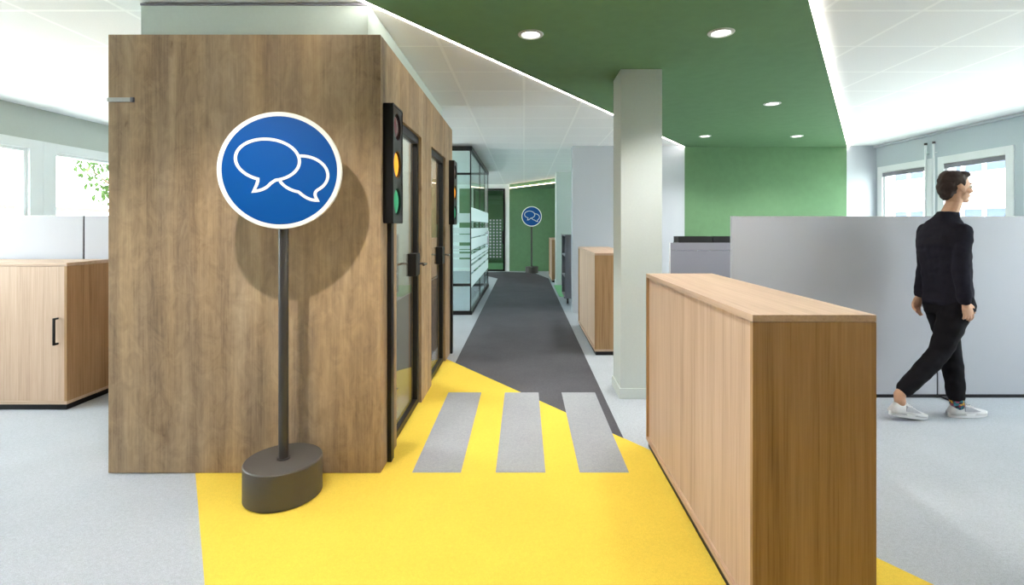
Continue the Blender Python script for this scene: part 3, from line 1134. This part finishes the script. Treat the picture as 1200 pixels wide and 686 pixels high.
tk_.l(vo.outputs['Color'], hs.inputs[0])
rp = tk_.n('ShaderNodeValToRGB')
rp.color_ramp.interpolation = 'CONSTANT'
for q_, (p_, c_) in enumerate(((0, srgb(30, 110, 130)), (.3, srgb(150, 50, 90)), (.5, srgb(40, 36, 60)), (.7, srgb(210, 160, 60)), (.85, srgb(60, 130, 150)))):
    e_ = rp.color_ramp.elements[q_] if q_ < 2 else rp.color_ramp.elements.new(p_)
    e_.position, e_.color = p_, c_
tk_.l(hs.outputs[0], rp.inputs[0])
tk_.l(rp.outputs[0], tk_.p.inputs['Base Color'])
M['sock'] = tk_.m


def at(x, y, Y):
    return Vector(((x - 614) * Y / 590, Y, 1.4 - (y - 265) * Y / 590))


def ell(bm, c, r, fr=None):
    """ellipsoid; fr = (forward, right, up) frame for the three radii"""
    m = bmesh.ops.create_icosphere(bm, subdivisions=2, radius=1.0)['verts']
    F, Rg, U = fr or (Vector((1, 0, 0)), Vector((0, 1, 0)), Vector((0, 0, 1)))
    for v in m:
        p = v.co.copy()
        v.co = Vector(c) + F * p.x * r[0] + Rg * p.y * r[1] + U * p.z * r[2]


def limb(bm, pts, rad, n=16):
    """tapered round limb, closed, with round ends"""
    P, Q = [], []
    for i in range(len(pts) - 1):
        a, b = Vector(pts[i]), Vector(pts[i + 1])
        m = max(2, int((b - a).length / .02))
        for k in range(m):
            s = k / m
            P.append(a.lerp(b, s))
            Q.append(rad[i] + (rad[i + 1] - rad[i]) * s)
    P.append(Vector(pts[-1]))
    Q.append(rad[-1])
    up = None
    rings = []
    for i, p in enumerate(P):
        d = (P[min(i + 1, len(P) - 1)] - P[max(i - 1, 0)]).normalized()
        a = up or (Vector((1, 0, 0)) if abs(d.x) < .8 else Vector((0, 0, 1)))
        u = (a - d * a.dot(d)).normalized()
        up = u
        w = d.cross(u)
        rings.append([bm.verts.new(p + (u * math.cos(2 * math.pi * k / n) + w * math.sin(2 * math.pi * k / n)) * Q[i]) for k in range(n)])
    for a, b in zip(rings, rings[1:]):
        for k in range(n):
            bm.faces.new((a[k], a[(k + 1) % n], b[(k + 1) % n], b[k]))
    bm.faces.new(rings[0][::-1])
    bm.faces.new(rings[-1])
    for p, q in ((P[0], Q[0]), (P[-1], Q[-1])):
        ell(bm, p, (q * .98, q * .98, q * .98))


def trunk(bm, rings, n=28):
    """rings of (centre, half width, half depth, right vector) lofted upwards"""
    rs = []
    for c, hw, hd, rg in rings:
        rg = rg.normalized()
        fw = Vector((-rg.y, rg.x, 0))
        ring = []
        for k in range(n):
            a = 2 * math.pi * k / n
            ca, sa = math.cos(a), math.sin(a)
            e = .82
            ring.append(bm.verts.new(c + rg * hw * math.copysign(abs(ca) ** e, ca) + fw * hd * math.copysign(abs(sa) ** e, sa)))
        rs.append(ring)
    for a, b in zip(rs, rs[1:]):
        for k in range(n):
            bm.faces.new((a[k], a[(k + 1) % n], b[(k + 1) % n], b[k]))
    bm.faces.new(rs[0][::-1])
    bm.faces.new(rs[-1])


def fuse(name, bm, mat, parent, voxel, smooth=4, fold=None, cut=None):
    """voxel-fuse the pieces in bm into one continuous surface"""
    bmesh.ops.recalc_face_normals(bm, faces=bm.faces)
    me = bpy.data.meshes.new(name)
    bm.to_mesh(me)
    bm.free()
    tmp = bpy.data.objects.new('tmp', me)
    COL.objects.link(tmp)
    r = tmp.modifiers.new('r', 'REMESH')
    r.mode = 'VOXEL'
    r.voxel_size = voxel
    r.adaptivity = 0
    s = tmp.modifiers.new('s', 'SMOOTH')
    s.iterations = smooth
    s.factor = .5
    dg = bpy.context.evaluated_depsgraph_get()
    dg.update()
    ev = tmp.evaluated_get(dg)
    out = bmesh.new()
    out.from_mesh(ev.to_mesh())
    ev.to_mesh_clear()
    bpy.data.objects.remove(tmp)
    bpy.data.meshes.remove(me)
    if fold:
        out.normal_update()
        for v in out.verts:
            v.co += v.normal * fold(v.co)
    o = obj(name, out, mat, parent, smooth='all')
    return o


YC = 3.72
man = thing('person', 'person in dark sweater, black trousers and white sneakers walking past the partition', 'person', (3.1, YC, 0))
yaw = R(4)
FW = Vector((math.cos(yaw), math.sin(yaw), 0))
RG = Vector((math.sin(yaw), -math.cos(yaw), 0))
UP = Vector((0, 0, 1))
cx = lambda x, y: at(x, y, YC)
pelvis, waist, chest, upper, neck0, neck1 = cx(1111, 352), cx(1109, 326), cx(1106, 290), cx(1106, 266), cx(1113.5, 250), cx(1118, 238)
hipR, hipL = pelvis + RG * .088, pelvis - RG * .088
yR, yL = 3.64, 3.76
kneeR, ankR = at(1101, 414, yR), at(1054, 463, 3.63)
kneeL, ankL = at(1114, 412, yL), at(1121, 466, 3.69)
shR, shL = upper + RG * .150 - UP * .035, upper - RG * .150 - UP * .035
elR, wrR = at(1126, 317, 3.54), at(1131, 355, 3.53)
elL, wrL = at(1084, 313, 3.92), at(1077, 346, 3.90)
hyaw = R(-6)
HF = Vector((math.cos(hyaw), math.sin(hyaw), 0))
HR = Vector((math.sin(hyaw), -math.cos(hyaw), 0))
hc = cx(1119.5, 220)
HFR = (HF, HR, UP)
hp = lambda f, r, u: hc + HF * f + HR * r + UP * u


def hand(bm, w, d, f, m):
    d, f = d.normalized(), f.normalized()
    f = (f - d * f.dot(d)).normalized()
    m = m.normalized()
    m = (m - d * m.dot(d) - f * m.dot(f)).normalized()
    c = w + d * .052
    ell(bm, c, (.052, .040, .016), (d, f, m))
    ell(bm, w + d * .02, (.035, .028, .02), (d, f, m))
    for k, ln in enumerate((.074, .082, .076, .060)):
        p = w + d * (.088 - .004 * abs(k - 1)) + f * (.030 - .0205 * k)
        pts, rad = [p - d * .02, p], [.0095, .0092]
        a = R(14 + 4 * k)
        for q, (s, r) in enumerate(((.42, .0088), (.32, .0082), (.26, .0072))):
            dd = d * math.cos(a) + m * math.sin(a)
            p = p + dd * ln * s
            pts.append(p)
            rad.append(r)
            a += R(24)
        limb(bm, pts, rad, 10)
    p0 = w + d * .022 + f * .022
    p1 = p0 + (d * .6 + f * .7 + m * .25).normalized() * .040
    p2 = p1 + (d * .85 + f * .4 + m * .3).normalized() * .032
    p3 = p2 + (d * .95 + f * .15 + m * .3).normalized() * .026
    limb(bm, [p0, p1, p2, p3], [.015, .0125, .0108, .009], 10)


bd = B()
trunk(bd, [(pelvis - UP * .06, .13, .09, RG), (pelvis + UP * .04, .14, .095, RG), (waist, .125, .088, RG), (chest, .145, .10, RG),
           (upper - UP * .05, .14, .09, RG), (upper, .11, .07, RG), (upper + UP * .045, .07, .06, RG)])
limb(bd, [upper + UP * .01, neck0 + UP * .01, neck1, hp(-.01, 0, -.03)], [.066, .053, .049, .054])
for s, e, w in ((shR, elR, wrR), (shL, elL, wrL)):
    limb(bd, [s, s.lerp(e, .5), e, e.lerp(w, .35), w], [.048, .044, .038, .038, .026])
for h, k, a in ((hipR, kneeR, ankR), (hipL, kneeL, ankL)):
    limb(bd, [h, h.lerp(k, .5), k, k.lerp(a, .35), a], [.085, .072, .054, .053, .036])
    ell(bd, a + FW * .03 - UP * .095, (.055, .022, .018), (FW, RG, UP))
ell(bd, hp(-.008, 0, .025), (.098, .076, .094), HFR)
ell(bd, hp(.028, 0, -.045), (.062, .060, .072), HFR)
ell(bd, hp(.066, 0, -.095), (.026, .028, .020), HFR)
ell(bd, hp(.030, 0, -.080), (.050, .050, .030), HFR)
limb(bd, [hp(.090, 0, .012), hp(.112, 0, -.028)], [.009, .0125], 10)
ell(bd, hp(.088, 0, -.060), (.014, .023, .006), HFR)
ell(bd, hp(.086, 0, -.071), (.013, .019, .006), HFR)
ell(bd, hp(.083, 0, .026), (.014, .050, .011), HFR)
for s in (1, -1):
    ell(bd, hp(.060, .040 * s, -.028), (.030, .022, .022), HFR)
    ell(bd, hp(-.006, .079 * s, -.012), (.022, .009, .032), (HF, HR, (UP - HF * .25).normalized()))
hand(bd, wrR, Vector((.30, -.02, -1)), FW, -RG)
hand(bd, wrL, Vector((-.22, .05, -1)), FW, RG)
body = fuse('body', bd, M['skin'], man, .0042, 3)
for s in (1, -1):
    e = B()
    ell(e, hp(.080, .033 * s, .004), (.013, .014, .012), HFR)
    eo = obj('eye', e, M['eye'], man, smooth='all')
    e = B()
    ell(e, hp(.090, .034 * s, .004), (.0045, .006, .006), HFR)
    obj('iris', e, M['iris'], eo, smooth='all')
hr = B()
ell(hr, hp(-.024, 0, .050), (.092, .083, .080), HFR)
ell(hr, hp(-.055, 0, .000), (.062, .078, .072), HFR)
ell(hr, hp(-.062, 0, -.048), (.036, .054, .046), HFR)
ell(hr, hp(.030, 0, .092), (.064, .064, .032), HFR)
ell(hr, hp(-.03, 0, .098), (.07, .066, .032), HFR)
for s in (1, -1):
    ell(hr, hp(.006, .072 * s, .030), (.014, .008, .034), HFR)
    ell(hr, hp(.056, .028 * s, .090), (.024, .030, .018), HFR)
fuse('hair', hr, M['hair'], man, .0055, 2, lambda p: .005 * noise.noise(p * 46) + .003 * noise.noise(Vector((p.x * 160, p.y * 160, p.z * 60))))

sw = B()
hem = pelvis - UP * .035
trunk(sw, [(hem, .162, .118, RG), (hem + UP * .03, .166, .121, RG), (hem + UP * .07, .160, .117, RG), (waist, .158, .116, RG), (chest + UP * .02 - FW * .008, .172, .124, RG),
           (upper - UP * .06, .176, .114, RG), (upper - UP * .01, .158, .095, RG), (upper + UP * .028, .122, .082, RG), (upper + UP * .06 + FW * .012, .088, .076, RG), (upper + UP * .09 + FW * .025, .066, .064, RG), (upper + UP * .112 + FW * .034, .058, .057, RG)])
for s, e, w in ((shR, elR, wrR), (shL, elL, wrL)):
    wv = e.lerp(w, .93)
    limb(sw, [s + UP * .005, s.lerp(e, .25), s.lerp(e, .6), e, e.lerp(w, .5), wv], [.060, .061, .055, .051, .047, .039])
fold = lambda p: .007 * noise.noise(Vector((p.x * 7, p.y * 7, p.z * 17))) + .003 * noise.noise(p * 30)
fuse('sweater', sw, M['sweater'], man, .008, 3, fold)

tb = B()
trunk(tb, [(pelvis - UP * .10, .155, .112, RG), (pelvis - UP * .02, .158, .112, RG), (pelvis + UP * .06, .150, .106, RG)])
for h, k, a, lift in ((hipR, kneeR, ankR, .86), (hipL, kneeL, ankL, .97)):
    en = k.lerp(a, lift)
    limb(tb, [h - UP * .02, h.lerp(k, .35), h.lerp(k, .75), k, k.lerp(a, .4), en], [.100, .092, .078, .070, .066, .056])
fold2 = lambda p: .006 * noise.noise(Vector((p.x * 9, p.y * 9, p.z * 15))) + .004 * noise.noise(p * 24)
fuse('trousers', tb, M['trouser'], man, .008, 3, fold2)


def shoe(heel, yaw_, pitch, label):
    F0 = Vector((math.cos(yaw_), math.sin(yaw_), 0))
    Rr = Vector((math.sin(yaw_), -math.cos(yaw_), 0))
    F = F0 * math.cos(pitch) - UP * math.sin(pitch)
    U = UP * math.cos(pitch) + F0 * math.sin(pitch)
    P = lambda f, r, u: heel + F * f + Rr * r + U * u
    L = .295
    # upper, fused from a heel cup, a midfoot and a toe box
    up = B()
    secs = [(0.0, .026, .030, .050), (.03, .036, .030, .092), (.07, .038, .030, .098), (.11, .040, .030, .092), (.15, .043, .030, .078), (.19, .047, .030, .062), (.23, .047, .030, .052), (.265, .040, .030, .044), (.29, .022, .030, .036)]
    n = 18
    rings = []
    for f_, hw, zb, zt in secs:
        ring = []
        for k in range(n):
            a = math.pi * k / (n - 1)
            ring.append(up.verts.new(P(f_, hw * math.cos(a), zb - .012 + (zt - zb + .012) * math.sin(a) ** .75)))
        rings.append(ring)
    for a, b in zip(rings, rings[1:]):
        for k in range(n - 1):
            up.faces.new((a[k], a[k + 1], b[k + 1], b[k]))
        up.faces.new((a[n - 1], a[0], b[0], b[n - 1]))
    up.faces.new(rings[0])
    up.faces.new(rings[-1])
    s = obj('shoe', up, M['shoe'], man, smooth='all')
    s['label'] = label
    so = B()
    out = []
    N = 40
    for k in range(N):
        a = 2 * math.pi * k / N
        f_ = L / 2 + (L / 2 + .004) * math.cos(a)
        hw = .040 + .009 * math.cos(a - .3)
        out.append((f_, hw * math.copysign(abs(math.sin(a)) ** .7, math.sin(a))))
    lo = [so.verts.new(P(x, y, 0 + .010 * max(0, (x - .23) / .07) ** 2)) for x, y in out]
    hi = [so.verts.new(P(x, y * 1.03, .030 + .004 * max(0, (x - .23) / .07))) for x, y in out]
    so.faces.new(hi)
    so.faces.new(lo[::-1])
    for k in range(N):
        so.faces.new((lo[k], lo[(k + 1) % N], hi[(k + 1) % N], hi[k]))
    obj('sole', so, M['sole'], s, smooth=True)
    pn = B()
    for sg in (1, -1):
        q = [(.09, .0415, .045), (.16, .0455, .042), (.21, .048, .045), (.14, .0395, .074), (.10, .037, .082)]
        vs = [pn.verts.new(P(a, b * sg, c)) for a, b, c in q]
        pn.faces.new(vs)
        ws = [pn.verts.new(P(a, (b - .012) * sg, c)) for a, b, c in q]
        pn.faces.new(ws[::-1])
        for k in range(5):
            pn.faces.new((vs[k], vs[(k + 1) % 5], ws[(k + 1) % 5], ws[k]))
    obj('side_panel', pn, M['shoe_grey'], s)
    lc = B()
    for k in range(4):
        f_ = .125 + .022 * k
        z = .092 - .010 * k
        tube(lc, [P(f_, -.022, z - .008), P(f_ + .004, 0, z + .002), P(f_, .022, z - .008)], .0035, 8)
    obj('laces', lc, M['sole'], s, smooth=True)
    return s


shoe(at(1112, 488.5, 3.69), R(6), 0.0, 'white sneaker stepping forward')
shoe(at(1042.5, 486.0, 3.62), R(8), R(9), 'white sneaker trailing behind with lifted heel')
for k, a, lb in ((kneeL, ankL, 'colourful patterned sock'), (kneeR, ankR, None)):
    b_ = B()
    d = (a - k).normalized()
    limb(b_, [a - d * .07, a, a + FW * .005 - UP * .05], [.046, .045, .046] if lb else [.034, .036, .036])
    o = obj('sock', b_, M['sock'] if lb else M['skin'], man, smooth='all')
    o['label'] = lb or 'pale sock'
